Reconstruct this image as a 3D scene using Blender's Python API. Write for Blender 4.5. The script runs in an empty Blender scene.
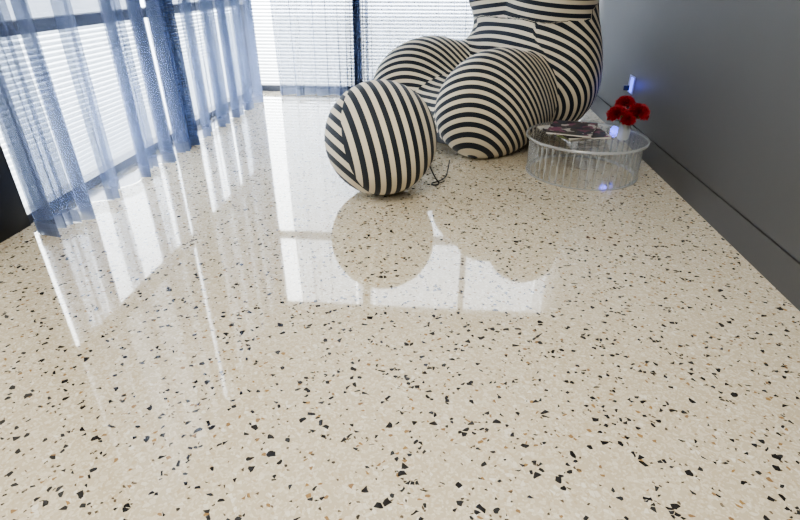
import bpy, bmesh, math, random
import numpy as np
from mathutils import Vector, Matrix
random.seed(3); rng=np.random.default_rng(5)
scn=bpy.context.scene
scn.view_settings.view_transform='AgX'
try: scn.view_settings.look='AgX - Medium High Contrast'
except Exception: pass
scn.view_settings.exposure=0.45

# ---------------- helpers ----------------
def link(o): scn.collection.objects.link(o); return o
def mesh_obj(name,verts,faces,mat=None,smooth=False,parent=None):
    me=bpy.data.meshes.new(name); me.from_pydata([tuple(v) for v in verts],[],[tuple(f) for f in faces]); me.update()
    if smooth: me.polygons.foreach_set('use_smooth',[True]*len(me.polygons))
    o=link(bpy.data.objects.new(name,me))
    if mat: me.materials.append(mat)
    if parent: o.parent=parent
    return o
def empty(name,loc=(0,0,0)):
    e=bpy.data.objects.new(name,None); e.location=loc; e.empty_display_size=.1; return link(e)
def boxes(name,lst,mat,bevel=0,parent=None):
    V=[];F=[]
    for (x0,x1,y0,y1,z0,z1) in lst:
        b=len(V)
        V+=[(x0,y0,z0),(x1,y0,z0),(x1,y1,z0),(x0,y1,z0),(x0,y0,z1),(x1,y0,z1),(x1,y1,z1),(x0,y1,z1)]
        F+=[tuple(b+i for i in f) for f in [(0,3,2,1),(4,5,6,7),(0,1,5,4),(1,2,6,5),(2,3,7,6),(3,0,4,7)]]
    o=mesh_obj(name,V,F,mat,parent=parent)
    if bevel:
        m=o.modifiers.new('b','BEVEL'); m.width=bevel; m.segments=2
    return o
def lathe(name,prof,mat,n=64,parent=None,loc=(0,0,0),rfun=None):
    V=[];F=[]
    for (r,z) in prof:
        for i in range(n):
            a=2*math.pi*i/n; rr=r*(rfun(a,z) if rfun else 1)
            V.append((rr*math.cos(a)+loc[0],rr*math.sin(a)+loc[1],z+loc[2]))
    for j in range(len(prof)-1):
        for i in range(n):
            F.append((j*n+i,j*n+(i+1)%n,(j+1)*n+(i+1)%n,(j+1)*n+i))
    return mesh_obj(name,V,F,mat,True,parent)
def tube(name,pts,rad,mat,parent=None,cyc=False):
    c=bpy.data.curves.new(name,'CURVE'); c.dimensions='3D'; c.bevel_depth=rad; c.bevel_resolution=3
    s=c.splines.new('NURBS'); s.points.add(len(pts)-1)
    for p,q in zip(s.points,pts): p.co=(*q,1)
    s.use_endpoint_u=True; s.order_u=3; s.use_cyclic_u=cyc
    c.materials.append(mat); o=link(bpy.data.objects.new(name,c))
    if parent:o.parent=parent
    return o
class NT:
    def __init__(s,name):
        s.m=bpy.data.materials.new(name); s.m.use_nodes=True; s.t=s.m.node_tree; s.t.nodes.clear()
        s.out=s.n('ShaderNodeOutputMaterial')
    def n(s,ty,**kw):
        x=s.t.nodes.new(ty)
        for k,v in kw.items(): setattr(x,k,v)
        return x
    def l(s,a,b): s.t.links.new(a,b)
    def val(s,sock,v):
        if isinstance(v,bpy.types.NodeSocket): s.l(v,sock)
        else: sock.default_value=v
    def math(s,op,a,b=0.0,c=None):
        x=s.n('ShaderNodeMath',operation=op); s.val(x.inputs[0],a); s.val(x.inputs[1],b)
        if c is not None: s.val(x.inputs[2],c)
        return x.outputs[0]
    def mix(s,f,a,b):
        x=s.n('ShaderNodeMix',data_type='RGBA'); s.val(x.inputs[0],f); s.val(x.inputs[6],a); s.val(x.inputs[7],b); return x.outputs[2]
    def pr(s,**kw):
        p=s.n('ShaderNodeBsdfPrincipled')
        for k,v in kw.items(): s.val(p.inputs[k.replace('_',' ')],v)
        return p
    def done(s,sh): s.l(sh,s.out.inputs[0]); return s.m
def C(r,g,b): return (r,g,b,1)
def simple(name,col,rough=.5,metal=0,noise=0,spec=.5):
    t=NT(name); base=col
    if noise:
        nz=t.n('ShaderNodeTexNoise'); nz.inputs['Scale'].default_value=noise; nz.inputs['Detail'].default_value=4
        tc=t.n('ShaderNodeTexCoord'); t.l(tc.outputs['Object'],nz.inputs['Vector'])
        base=t.mix(nz.outputs[0],tuple(c*.88 for c in col[:3])+(1,),tuple(min(1,c*1.1) for c in col[:3])+(1,))
    p=t.pr(Base_Color=base,Roughness=rough,Metallic=metal); p.inputs['Specular IOR Level'].default_value=spec
    return t.done(p.outputs[0])

# ---------------- materials ----------------
def terrazzo():
    t=NT('terrazzo'); tc=t.n('ShaderNodeTexCoord'); co=tc.outputs['Object']
    nz=t.n('ShaderNodeTexNoise'); nz.inputs['Scale'].default_value=60; nz.inputs['Detail'].default_value=0; t.l(co,nz.inputs['Vector'])
    vm=t.n('ShaderNodeVectorMath',operation='MULTIPLY_ADD'); t.l(nz.outputs['Color'],vm.inputs[0]); vm.inputs[1].default_value=(.007,.007,0); t.l(co,vm.inputs[2])
    def vor(scale,off,src):
        mp=t.n('ShaderNodeMapping'); t.l(src,mp.inputs[0]); mp.inputs['Location'].default_value=(off,off*.7,0)
        v=t.n('ShaderNodeTexVoronoi',voronoi_dimensions='2D'); v.inputs['Scale'].default_value=scale; t.l(mp.outputs[0],v.inputs['Vector'])
        e=t.n('ShaderNodeTexVoronoi',voronoi_dimensions='2D',feature='DISTANCE_TO_EDGE'); e.inputs['Scale'].default_value=scale; t.l(mp.outputs[0],e.inputs['Vector'])
        sp=t.n('ShaderNodeSeparateColor'); t.l(v.outputs['Color'],sp.inputs[0])
        return sp.outputs[0],sp.outputs[1],sp.outputs[2],e.outputs[0]
    big=t.n('ShaderNodeTexNoise'); big.inputs['Scale'].default_value=1.3; t.l(co,big.inputs['Vector'])
    col=t.mix(big.outputs[0],C(.50,.435,.32),C(.58,.515,.39))
    def layer(col,scale,off,lo,hi,colA,colB,edge,src=vm.outputs[0]):
        r,g,b,e=vor(scale,off,src)
        m=t.math('MULTIPLY',t.math('GREATER_THAN',r,lo),t.math('LESS_THAN',r,hi))
        m=t.math('MULTIPLY',m,t.math('GREATER_THAN',e,edge))
        return t.mix(m,col,t.mix(g,colA,colB))
    col=layer(col,170,3.1,0,.40,C(.60,.54,.42),C(.70,.65,.53),.04)
    col=layer(col,110,7.7,0,.28,C(.64,.59,.48),C(.50,.42,.29),.06)
    col=layer(col,85,1.7,.90,1,C(.74,.71,.63),C(.62,.55,.42),.06)
    col=layer(col,90,12.3,.980,1,C(.33,.21,.09),C(.25,.16,.09),.10)
    col=layer(col,150,5.3,.975,1,C(.16,.12,.08),C(.03,.03,.03),.06)
    col=layer(col,84,9.1,.957,1,C(.016,.016,.018),C(.04,.04,.043),.07)
    col=layer(col,57,21.1,.970,1,C(.014,.014,.016),C(.03,.028,.028),.10)
    p=t.pr(Base_Color=col,Roughness=.035); p.inputs['IOR'].default_value=1.6
    n2=t.n('ShaderNodeTexNoise'); n2.inputs['Scale'].default_value=2.5; t.l(co,n2.inputs['Vector'])
    bp=t.n('ShaderNodeBump'); bp.inputs['Strength'].default_value=.012; bp.inputs['Distance'].default_value=.02; t.l(n2.outputs[0],bp.inputs['Height']); t.l(bp.outputs[0],p.inputs['Normal'])
    p.inputs['Coat Weight'].default_value=.4; p.inputs['Coat Roughness'].default_value=.08
    return t.done(p.outputs[0])
CREAM=C(.66,.60,.48); NAVY=C(.008,.014,.026)
def stripe_finish(t,s,period,duty=.5,co=None):
    f=t.math('FRACT',t.math('DIVIDE',s,period))
    m=t.math('GREATER_THAN',f,duty)
    col=t.mix(m,CREAM,NAVY)
    p=t.pr(Base_Color=col,Roughness=.75)
    p.inputs['Sheen Weight'].default_value=.08
    nz=t.n('ShaderNodeTexNoise'); nz.inputs['Scale'].default_value=350
    tc=t.n('ShaderNodeTexCoord'); t.l(tc.outputs['Object'],nz.inputs['Vector'])
    bp=t.n('ShaderNodeBump'); bp.inputs['Strength'].default_value=.15; bp.inputs['Distance'].default_value=.002
    t.l(nz.outputs[0],bp.inputs['Height']); t.l(bp.outputs[0],p.inputs['Normal'])
    return t.done(p.outputs[0])
def ball_mat():
    t=NT('striped_fabric_ball'); tc=t.n('ShaderNodeTexCoord')
    def dot(v,c=0):
        d=t.n('ShaderNodeVectorMath',operation='DOT_PRODUCT'); t.l(tc.outputs['Object'],d.inputs[0]); d.inputs[1].default_value=v
        return t.math('ADD',d.outputs['Value'],c)
    g=dot((1,-.3,.3),.07)
    s1=dot(tuple(Vector((.9,.38,.18)).normalized()),1.0); s2=dot(tuple(Vector((.62,.3,.72)).normalized()),1.02)
    m=t.math('GREATER_THAN',g,0.0)
    mx=t.n('ShaderNodeMix',data_type='FLOAT'); t.l(m,mx.inputs[0]); t.l(s2,mx.inputs[2]); t.l(s1,mx.inputs[3])
    return stripe_finish(t,mx.outputs[0],.056,.5)
def chair_mat():
    t=NT('striped_fabric_chair')
    def at(n):
        a=t.n('ShaderNodeAttribute',attribute_name=n); return a.outputs['Fac']
    m=t.math('GREATER_THAN',at('part'),.5)
    mx=t.n('ShaderNodeMix',data_type='FLOAT'); t.l(m,mx.inputs[0]); t.l(at('s_body'),mx.inputs[2]); t.l(at('s_thigh'),mx.inputs[3])
    return stripe_finish(t,mx.outputs[0],.052,.48)
def sheer(name,col,alpha,tint=(.88,.91,.96,1),tl=.4):
    t=NT(name); tc=t.n('ShaderNodeTexCoord'); sp=t.n('ShaderNodeSeparateXYZ'); t.l(tc.outputs['Object'],sp.inputs[0])
    hem=t.math('LESS_THAN',sp.outputs[2],.07)
    d=t.n('ShaderNodeBsdfDiffuse'); d.inputs[0].default_value=col
    tr=t.n('ShaderNodeBsdfTranslucent'); tr.inputs[0].default_value=col
    a=t.n('ShaderNodeMixShader'); a.inputs[0].default_value=tl; t.l(d.outputs[0],a.inputs[1]); t.l(tr.outputs[0],a.inputs[2])
    tp=t.n('ShaderNodeBsdfTransparent'); tp.inputs[0].default_value=tint
    def nz(sc,mpv):
        n=t.n('ShaderNodeTexNoise'); n.inputs['Scale'].default_value=sc
        mp=t.n('ShaderNodeMapping'); mp.inputs['Scale'].default_value=mpv; t.l(tc.outputs['Object'],mp.inputs[0]); t.l(mp.outputs[0],n.inputs['Vector']); return n.outputs[0]
    v=t.math('ADD',nz(200,(1,1,.02)),nz(200,(.06,.06,1)))
    al=t.math('ADD',t.math('MULTIPLY_ADD',v,.25,alpha-.25),t.math('MULTIPLY',hem,.25))
    mx=t.n('ShaderNodeMixShader'); t.l(al,mx.inputs[0]); t.l(tp.outputs[0],mx.inputs[1]); t.l(a.outputs[0],mx.inputs[2])
    return t.done(mx.outputs[0])
def blind_mat(name,col,tl):
    t=NT(name); d=t.n('ShaderNodeBsdfDiffuse'); d.inputs[0].default_value=col
    tr=t.n('ShaderNodeBsdfTranslucent'); tr.inputs[0].default_value=col
    a=t.n('ShaderNodeMixShader'); a.inputs[0].default_value=tl; t.l(d.outputs[0],a.inputs[1]); t.l(tr.outputs[0],a.inputs[2])
    return t.done(a.outputs[0])
def clear(name,tint,spread=.75,rough=.02,base=.03,white=0.0):
    t=NT(name); tp=t.n('ShaderNodeBsdfTransparent'); tp.inputs[0].default_value=tint
    g=t.n('ShaderNodeBsdfGlossy'); g.inputs['Roughness'].default_value=rough
    lw=t.n('ShaderNodeLayerWeight'); lw.inputs[0].default_value=.5
    f=t.math('MULTIPLY_ADD',t.math('POWER',lw.outputs['Facing'],4.0),spread,base)
    mx=t.n('ShaderNodeMixShader'); t.l(f,mx.inputs[0]); t.l(tp.outputs[0],mx.inputs[1]); t.l(g.outputs[0],mx.inputs[2])
    o=mx.outputs[0]
    if white:
        d=t.n('ShaderNodeBsdfDiffuse'); d.inputs[0].default_value=(.9,.93,.95,1)
        m2=t.n('ShaderNodeMixShader'); m2.inputs[0].default_value=white; t.l(o,m2.inputs[1]); t.l(d.outputs[0],m2.inputs[2]); o=m2.outputs[0]
    return t.done(o)
M_floor=terrazzo()
M_wall=simple('grey_wall_paint',C(.085,.085,.085),.55,noise=1.2,spec=.35)
M_white=simple('white_paint',C(.55,.55,.54),.8,noise=3)
M_frame=simple('window_frame_blue_grey',C(.03,.036,.055),.4)
M_black=simple('black_post',C(.008,.009,.011),.4)
M_sheer=sheer('sheer_blue',C(.22,.26,.38),.36)
M_sheer2=sheer('sheer_blue_far',C(.20,.235,.33),.60,tl=.35)
M_heavy=sheer('sheer_blue_dense',C(.09,.12,.22),.68)
M_blind=blind_mat('blind_white',C(.68,.70,.72),.45)
M_blindf=blind_mat('blind_white_far',C(.60,.61,.62),.38)
M_blind2=blind_mat('blind_grey',C(.60,.62,.66),.33)
M_acr=clear('clear_acrylic',C(.985,.99,.99),.6,.03,.04)
M_acre=clear('clear_acrylic_edge',C(.93,.95,.96),.5,.08,.14,.25)
M_rib=clear('clear_acrylic_rib',C(.86,.88,.9),.6,.1,.2,.12)
M_drum=clear('clear_acrylic_fluted',C(.97,.98,.985),.7,.10,.05,.03)
M_glass=clear('window_glass',C(.98,1,1),.5,.0,.02)

# ---------------- room ----------------
XL,XR,YF,YB,H=-2.12,1.345,5.75,-2.6,3.0
YN=2.0
boxes('floor',[(XL-.1,XR+.12,YB-.1,YF+.1,-.1,0)],M_floor)
boxes('ceiling',[(XL-.1,XR+.12,YB-.1,YF+.1,H,H+.1)],M_white)
boxes('wall_right',[(XR,XR+.1,YB,YF+.1,.157,H),(XR+.012,XR+.1,YB,YF+.1,.0,.157)],M_wall)
boxes('baseboard_right',[(XR-.0005,XR+.011,YB,YF-.1,.0,.148)],M_wall)
boxes('wall_back',[(XL-.1,XR+.1,YB-.1,YB,0,H)],M_white)
boxes('wall_left',[(XL-.1,XL,YB,YN,0,H),(XL-.1,XL,YN,YF,2.85,H)],M_white)
boxes('wall_far',[(XL,XR,YF,YF+.1,2.85,H)],M_white)
boxes('floor_outside',[(-14,14,YF+.1,20,-.25,-.12),(-14,XL-.1,-6,YF+.1,-.25,-.12)],simple('pale_concrete',C(.6,.6,.58),.9,noise=2))

# windows
posts=[(YN,2.21),(3.90,4.02),(5.65,5.75)]
lst=[(XL-.03,XL+.05,a,b,0,2.85) for a,b in posts[1:]]
lst+=[(XL-.03,XL+.05,YN,YF,0,.05),(XL-.03,XL+.05,YN,YF,.85,.91),(XL-.03,XL+.05,YN,YF,2.78,2.85)]
w1=empty('window_1'); boxes('frame',lst,M_frame,parent=w1); boxes('post',[(XL-.03,XL+.06,YN,2.20,0,2.85)],M_black,parent=w1)
mesh_obj('glass',[(XL,YN,.05),(XL,YF,.05),(XL,YF,2.8),(XL,YN,2.8)],[(0,1,2,3)],M_glass,parent=w1)
fx=[XL,-.95,.28,XR]
lst=[(x-.035,x+.035,YF-.05,YF+.03,0,2.85) for x in fx[1:3]]+[(XL,XR,YF-.05,YF+.03,0,.06),(XL,XR,YF-.05,YF+.03,1.72,1.80),(XL,XR,YF-.05,YF+.03,2.78,2.85)]
w2=empty('window_2'); boxes('frame',lst,M_frame,parent=w2)
mesh_obj('glass',[(XL,YF,.05),(XR,YF,.05),(XR,YF,2.8),(XL,YF,2.8)],[(0,1,2,3)],M_glass,parent=w2)
# blinds outside the glass
def slats(name,axis,fixed,a0,a1,z0,z1,pitch,w,ang,mat,sgn,parent):
    V=[];F=[]
    z=z0+pitch/2
    while z<z1:
        dx=math.cos(ang)*w/2; dz=math.sin(ang)*w/2
        b=len(V)
        for (s,a) in ((-1,a0),(-1,a1),(1,a1),(1,a0)):
            o=fixed+sgn*s*dx; zz=z+s*dz
            V.append((o,a,zz) if axis=='x' else (a,o,zz))
        F.append((b,b+1,b+2,b+3)); z+=pitch
    return mesh_obj(name,V,F,mat,parent=parent)
bl=empty('venetian_blind')
for i in range(len(posts)-1):
    a,b=posts[i][1]-.005,posts[i+1][0]+.005
    slats('slats_low_%d'%i,'x',XL-.07,a,b,.03,.86,.028,.026,math.radians(38),M_blind,-1,bl)
    slats('slats_high_%d'%i,'x',XL-.07,a,b,.9,2.8,.026,.0265,math.radians(98),M_blind2,-1,bl)
bl2=empty('venetian_blind.001')
for i in range(3):
    slats('slats_%d'%i,'y',YF+.07,fx[i]-.02,fx[i+1]+.02,.0,2.8,.034,.034,math.radians(36),M_blindf,1,bl2)

# curtains: flat sheer stretches alternating with tight gathered pleats
def curtain(name,axis,fixed,a0,a1,mat,spacing=.2,gw=.05,gwl=.026,amp=.045,seed=0,z1=2.82,parent=None):
    r=np.random.default_rng(seed)
    L=a1-a0; n=int(L/.0018); u=np.linspace(0,L,n); du=u[1]-u[0]
    fr=np.full(n,.5/spacing); dens=np.zeros(n)
    c=r.uniform(.02,.08)
    while c<L:
        w_=gw*r.uniform(.5,1.5); g=np.exp(-((u-c)/(w_*.5))**4); fr=fr+g/gwl; dens=np.maximum(dens,g)
        c+=spacing*r.uniform(.6,1.45)
    ph=np.cumsum(fr)*du*2*math.pi
    A=amp*(1+.3*np.sin(u*4.3+r.uniform(0,6)))*(1-.35*dens)
    big=.035*np.sin(u*2*math.pi/(spacing*1.9)+r.uniform(0,6))
    rows=[0.0,.03,.15,.4,.8,1.3,2,z1]; V=[];F=[]
    for j,z in enumerate(rows):
        k=1+.25*(1-z/z1)
        off=A*k*np.cos(ph)*.8+big*k; al=a0+u+.012*np.sin(u*6+z*1.5+seed)+.010*dens*np.sin(ph*.5+z)
        zz=.003+z if z==0 else z
        for o,a in zip(off,al):
            V.append((fixed+o,a,zz) if axis=='x' else (a,fixed+o,zz))
    for j in range(len(rows)-1):
        for i in range(n-1): F.append((j*n+i,j*n+i+1,(j+1)*n+i+1,(j+1)*n+i))
    return mesh_obj(name,V,F,mat,True,parent)
cl=empty('sheer_curtain'); cf=empty('sheer_curtain.001')
curtain('panel_1','x',-1.88,2.06,3.50,M_sheer,.16,.07,.034,.055,1,parent=cl)
curtain('panel_2','x',-1.88,3.62,5.35,M_sheer,.16,.065,.033,.05,2,parent=cl)
curtain('gathered_edge_1','x',-1.88,3.50,3.64,M_heavy,.05,.05,.03,.05,7,parent=cl)
curtain('panel_1','y',5.50,-1.75,-1.03,M_sheer2,.12,.035,.022,.04,3,parent=cf)
curtain('panel_2','y',5.50,-.83,1.14,M_sheer2,.12,.035,.022,.04,4,parent=cf)
curtain('gathered_edge_1','y',5.50,-1.04,-.82,M_heavy,.04,.04,.03,.05,5,parent=cf)
curtain('gathered_edge_2','y',5.50,1.14,1.28,M_heavy,.04,.04,.03,.05,6,parent=cf)
boxes('curtain_rail',[(-1.92,-1.88,1.9,5.5,2.86,2.9),(-1.92,1.3,5.48,5.52,2.86,2.9)],M_white)

# ---------------- ball ottoman ----------------
R=.311
bm=bmesh.new(); bmesh.ops.create_uvsphere(bm,u_segments=128,v_segments=64,radius=R)
for v in bm.verts:
    if v.co.z<-R*.985: v.co.z=-R*.985
    g=(v.co.x-.3*v.co.y+.3*v.co.z+.07)
    v.co*=1-.006*math.exp(-(g/.008)**2)
me=bpy.data.meshes.new('ball_ottoman'); bm.to_mesh(me); bm.free()
me.polygons.foreach_set('use_smooth',[True]*len(me.polygons))
ball=link(bpy.data.objects.new('ball_ottoman',me)); ball.location=(-.359,2.83,R*.985); me.materials.append(ball_mat())

# ---------------- chair ----------------
ell=[ # name,centre,semi
 ('thigh',(.38,.35,.335),(.49,.25,.36)),
 ('thigh',(.34,-.42,.34),(.51,.265,.365)),
 ('body',(.24,0,.22),(.52,.42,.25)),
 ('body',(-.30,0,.42),(.42,.60,.48)),
 ('body',(-.34,0,.78),(.31,.47,.44)),
 ('breast',(-.21,.235,1.03),(.28,.285,.25)),
 ('breast',(-.21,-.235,1.03),(.28,.285,.25)),
]
def sd(p,c,s):
    q=p-np.array(c); s=np.array(s)
    k0=np.linalg.norm(q/s,axis=1); k1=np.linalg.norm(q/(s*s),axis=1)+1e-9
    return k0*(k0-1)/k1
def smin(a,b,k):
    h=np.clip(.5+.5*(b-a)/k,0,1); return b*(1-h)+a*h-k*h*(1-h)
def parts(p):
    d=[sd(p,c,s) for _,c,s in ell]
    body=smin(smin(d[2],d[3],.18),d[4],.24)
    br=smin(d[5],d[6],.03)
    return np.minimum(d[0],d[1]),body,br,d
def sdf(p):
    th,body,br,d=parts(p)
    return smin(smin(body,br,.14),th,.15)
bm=bmesh.new()
for _,c,s in ell:
    bmesh.ops.create_icosphere(bm,subdivisions=4,radius=1,matrix=Matrix.Translation(c)@Matrix.Diagonal((*s,1)))
tmp=bpy.data.meshes.new('tmp'); bm.to_mesh(tmp); bm.free()
to=link(bpy.data.objects.new('tmp',tmp)); md=to.modifiers.new('r','REMESH'); md.mode='VOXEL'; md.voxel_size=.012
dg=bpy.context.evaluated_depsgraph_get(); cm=bpy.data.meshes.new_from_object(to.evaluated_get(dg)); bpy.data.objects.remove(to)
n=len(cm.vertices); P=np.empty(n*3); cm.vertices.foreach_get('co',P); P=P.reshape(-1,3)
e=1e-3
for it in range(12):
    G=np.stack([(sdf(P+np.eye(3)[i]*e)-sdf(P-np.eye(3)[i]*e))/(2*e) for i in range(3)],1)
    P=P-(sdf(P)/np.maximum((G*G).sum(1),.2))[:,None]*G*.9
P[:,2]=np.maximum(P[:,2],0.0)
th,body,br,dd=parts(P)
cm.vertices.foreach_set('co',P.reshape(-1))
x,y,z=P[:,0],P[:,1],P[:,2]
a=np.array([.44,.24,-.87]); a/=np.linalg.norm(a)
# fabric stripes bow over each arm
ww=-.755*x+.656*y
w0=np.where(y>0,-.16,-.60)
s_th=-(P@a)+1.25*(ww-w0)**2+2
rho=np.sqrt((x-.28)**2+(z-.1)**2)+1
lin=-.6*x+.8*z+1.09
s_b=np.where(x>0,lin,rho)
s_b=np.where((br<body)|((z>.84)&(x>-.3)),z*.95+.12*np.abs(y)+1.03,s_b)
for nm,val in (('s_thigh',s_th),('s_body',s_b),('part',np.clip(.5+(np.minimum(body,br)-th)*20,0,1))):
    at=cm.attributes.new(nm,'FLOAT','POINT'); at.data.foreach_set('value',val.astype(np.float32))
cm.polygons.foreach_set('use_smooth',[True]*len(cm.polygons)); cm.update()
cm.materials.clear(); cm.materials.append(chair_mat())
chair=link(bpy.data.objects.new('striped_lounge_chair',cm)); chair.location=(.385,4.14,0); chair.rotation_euler=(0,0,math.radians(221))

# tether
tube('tether_cord',[(-.10,2.92,.16),(-.06,2.95,.05),(-.02,2.95,.010),(-.06,2.92,.008),(-.08,2.96,.008),(-.03,3.0,.008),(.01,3.07,.008),(.02,3.16,.02),(.03,3.28,.05)],.004,M_black)

# ---------------- table ----------------
tb=empty('clear_side_table',(.865,3.275,0)); TZ=.235; TR=.362
lathe('top',[(0,TZ-.012),(TR-.004,TZ-.012)],M_acr,96,tb)
lathe('top_surface',[(TR-.004,TZ),(0,TZ)],M_acr,96,tb)
lathe('top_rim',[(TR-.004,TZ-.013),(TR+.002,TZ-.012),(TR+.002,TZ+.001),(TR-.004,TZ+.002)],M_acre,96,tb)
fl=lambda a,z:1+.02*abs(math.sin(a*24))
lathe('fluted_drum',[(TR-.03,.0),(TR-.03,.01),(TR-.03,TZ-.013)],M_drum,384,tb,rfun=fl)
V=[];F=[]
for i in range(48):
    a=2*math.pi*i/48
    cx,cy=(TR-.029)*math.cos(a),(TR-.029)*math.sin(a); b=len(V)
    for z_ in (.002,TZ-.013):
        for k in range(6):
            V.append((cx+.005*math.cos(k*math.pi/3),cy+.005*math.sin(k*math.pi/3),z_))
    for k in range(6): F.append((b+k,b+(k+1)%6,b+6+(k+1)%6,b+6+k))
mesh_obj('ribs',V,F,M_rib,True,tb)
lathe('base_ring',[(TR-.05,0.001),(TR-.02,0.001),(TR-.02,.012)],M_acre,96,tb)
# magazines
def magmat(name,cols,sc):
    t=NT(name); tc=t.n('ShaderNodeTexCoord'); v=t.n('ShaderNodeTexVoronoi',distance='CHEBYCHEV'); v.inputs['Scale'].default_value=sc; t.l(tc.outputs['Object'],v.inputs['Vector'])
    r=t.n('ShaderNodeValToRGB'); r.color_ramp.interpolation='CONSTANT'
    while len(r.color_ramp.elements)<len(cols): r.color_ramp.elements.new(.5)
    for i,c in enumerate(cols): r.color_ramp.elements[i].position=i/len(cols); r.color_ramp.elements[i].color=c
    sp=t.n('ShaderNodeSeparateColor'); t.l(v.outputs['Color'],sp.inputs[0]); t.l(sp.outputs[0],r.inputs[0])
    p=t.pr(Base_Color=r.outputs[0],Roughness=.55); p.inputs['Specular IOR Level'].default_value=.3; return t.done(p.outputs[0])
Mm1=magmat('magazine_cover_dark',[C(.03,.03,.04),C(.06,.055,.05),C(.5,.48,.44),C(.04,.05,.07),C(.2,.07,.12)],26)
Mm2=magmat('magazine_cover_light',[C(.5,.5,.48),C(.06,.06,.07),C(.6,.58,.52),C(.25,.3,.12)],18)
M_page=simple('paper',C(.6,.58,.53),.7)
def magazine(name,loc,rot,w,d,h,mat):
    e_=empty(name,loc); e_.rotation_euler=(0,0,rot)
    boxes('pages',[(-w/2+.003,w/2-.004,-d/2+.003,d/2-.003,.0012,h-.0012)],M_page,parent=e_)
    V=[];F=[];N=14
    for zz in (h-.001,h):
        for i in range(N+1):
            xx=-w/2+w*i/N; lift=.006*(max(0,i/N-.4)/.6)**2
            V+= [(xx,-d/2,zz+lift),(xx,d/2,zz+lift)]
    for i in range(N):
        F.append((2*i,2*i+1,2*i+3,2*i+2)); o=2*(N+1); F.append((o+2*i,o+2*i+2,o+2*i+3,o+2*i+1))
    mesh_obj('cover_front',V,F,mat,True,e_)
    boxes('cover_back',[(-w/2,w/2,-d/2,d/2,0,.001),(-w/2-.001,-w/2+.001,-d/2,d/2,0,h)],mat,parent=e_)
    return e_
magazine('magazine',(.78,3.33,TZ+.001),.45,.26,.34,.012,Mm2)
magazine('magazine',(.82,3.27,TZ+.0205),.15,.26,.33,.011,Mm1)
magazine('magazine',(.77,3.26,TZ+.039),-.35,.26,.33,.010,Mm1)
# vase + flowers
vl=(1.06,3.20,TZ+.001)
fv=empty('vase_of_red_carnations',vl)
lathe('glass_vase',[(.028,0),(.034,.01),(.036,.05),(.03,.085),(.036,.1)],M_acre,48,fv)
lathe('vase_bottom',[(0,.004),(.03,.004)],M_acre,48,fv)
lathe('water',[(.0325,.055),(0,.055)],clear('water',C(.8,.88,.84),.5,0,.04),32,fv)
Mred=simple('red_petals',C(.30,.010,.018),.6,noise=60); Mgreen=simple('green_stem',C(.05,.14,.04),.6)
heads=[(-.06,.0,.150,.058,-.35,0),(.055,-.02,.165,.060,.25,-.15),(-.01,.05,.20,.054,0,.3),(-.005,-.045,.130,.042,-.1,-.4)]
for i,(hx,hy,hz,hr,tx,ty) in enumerate(heads):
    tube('stem_%d'%i,[(0.005*i-.01,.004*i,.015),(hx*.3,hy*.3,.09),(hx,hy,hz-.02)],.0022,Mgreen,fv)
    V=[];F=[]
    rot=Matrix.Rotation(tx,3,'Y')@Matrix.Rotation(-ty,3,'X')
    for layer_ in range(7):
        el=math.radians(-15+layer_*15); cnt=9-layer_
        for k in range(cnt):
            az=2*math.pi*k/cnt+layer_*.7+random.uniform(-.15,.15)
            b=len(V); nu,nv=4,7
            for iu in range(nu+1):
                rr=hr*iu/nu*(1-.03*layer_)
                for iv in range(nv+1):
                    s=(iv/nv-.5); wd=.85*rr*1.15
                    ruff=.16*hr*math.sin(iv*2.6+k)*(iu/nu)**2+random.uniform(-.04,.04)*hr*(iu/nu)
                    edge=1+(.10*math.sin(iv*3.1+k) if iu==nu else 0)
                    r2=rr*edge
                    p=Vector((math.cos(el)*r2-math.sin(el)*ruff, s*wd, math.sin(el)*r2+math.cos(el)*ruff))
                    p=Matrix.Rotation(az,3,'Z')@p
                    p=rot@p+Vector((hx,hy,hz)); V.append(p)
            for iu in range(nu):
                for iv in range(nv):
                    q=b+iu*(nv+1)+iv; F.append((q,q+1,q+nv+2,q+nv+1))
    mesh_obj('flower_head_%d'%i,V,F,Mred,False,fv)
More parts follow.
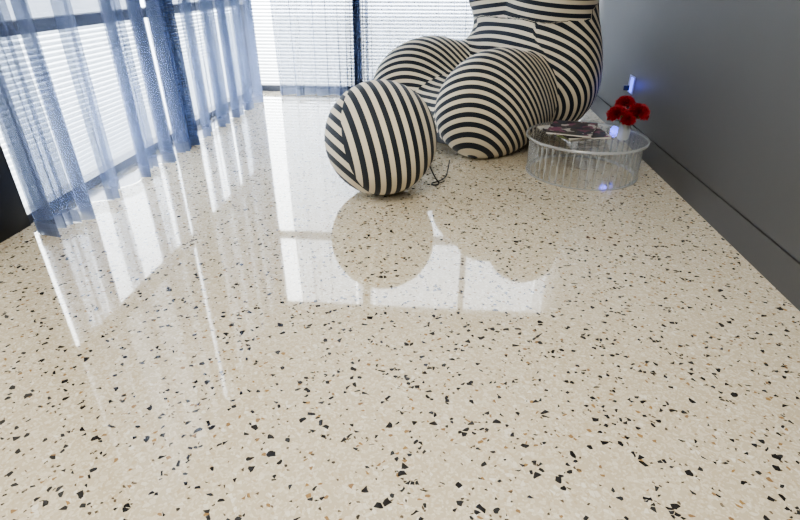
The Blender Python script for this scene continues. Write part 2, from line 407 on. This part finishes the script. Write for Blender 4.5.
for i,(az,ln) in enumerate([(0.3,.09),(2.4,.10),(4.0,.08),(5.2,.09)]):
    V=[];F=[]
    for k in range(9):
        f=k/8; w=.013*math.sin(math.pi*min(1,f*.95+.03)); r_=.02+ln*f*.8; zz=.10+.05*math.sin(f*2.2)
        c,s=math.cos(az),math.sin(az)
        V+=[(c*r_-s*w,s*r_+c*w,zz+.003),(c*r_,s*r_,zz),(c*r_+s*w,s*r_-c*w,zz+.003)]
    for k in range(8):
        F+=[(3*k,3*k+1,3*k+4,3*k+3),(3*k+1,3*k+2,3*k+5,3*k+4)]
    mesh_obj('leaf_%d'%i,V,F,Mgreen,True,fv)

# ---------------- outlet / night light ----------------
ol=empty('wall_outlet_night_light',(XR,4.10,.40))
boxes('plate',[(-.008,0,-.06,.06,-.06,.06)],simple('outlet_plastic',C(.3,.33,.5),.4),.002,ol)
t=NT('blue_led'); em=t.n('ShaderNodeEmission'); em.inputs[0].default_value=(.12,.18,1,1); em.inputs[1].default_value=2.2; Mled=t.done(em.outputs[0])
boxes('led_panel',[(-.014,-.0085,-.045,.0,-.05,.05)],Mled,.001,ol)
boxes('plug',[(-.05,-.0085,.01,.045,-.045,-.01)],M_black,.004,ol)
L=bpy.data.lights.new('led_glow','POINT'); L.energy=.3; L.color=(.08,.1,1); L.shadow_soft_size=.03; L.specular_factor=0
lo=link(bpy.data.objects.new('led_glow',L)); lo.parent=ol; lo.location=(-.07,-.03,0)

# ---------------- light ----------------
w=bpy.data.worlds.new('World'); scn.world=w; w.use_nodes=True; nt=w.node_tree
bg=nt.nodes['Background']; bg.inputs[0].default_value=(.93,.96,1,1); bg.inputs[1].default_value=12
def area(name,loc,size,e_,col):
    L=bpy.data.lights.new(name,'AREA'); L.shape='RECTANGLE'; L.size,L.size_y=size; L.energy=e_; L.color=col
    o=link(bpy.data.objects.new(name,L)); o.location=loc; return o
area('overhead_fill',(-.3,.6,2.95),(1.2,1.2),70,(1,.94,.82))  # unseen overhead fill, added to brighten the near floor; no fixture modelled
area('overhead_fill',(-.3,-1.4,2.95),(1.2,1.2),45,(1,.94,.82))  # second added fill, out of view behind the camera

# ---------------- camera ----------------
cam=bpy.data.cameras.new('camera'); cam.lens=519/800*36; cam.sensor_width=36; cam.clip_start=.02
co=link(bpy.data.objects.new('camera',cam)); co.location=(0,0,1.1)
co.rotation_euler=(math.radians(90-28.7),0,math.radians(5.1)); scn.camera=co
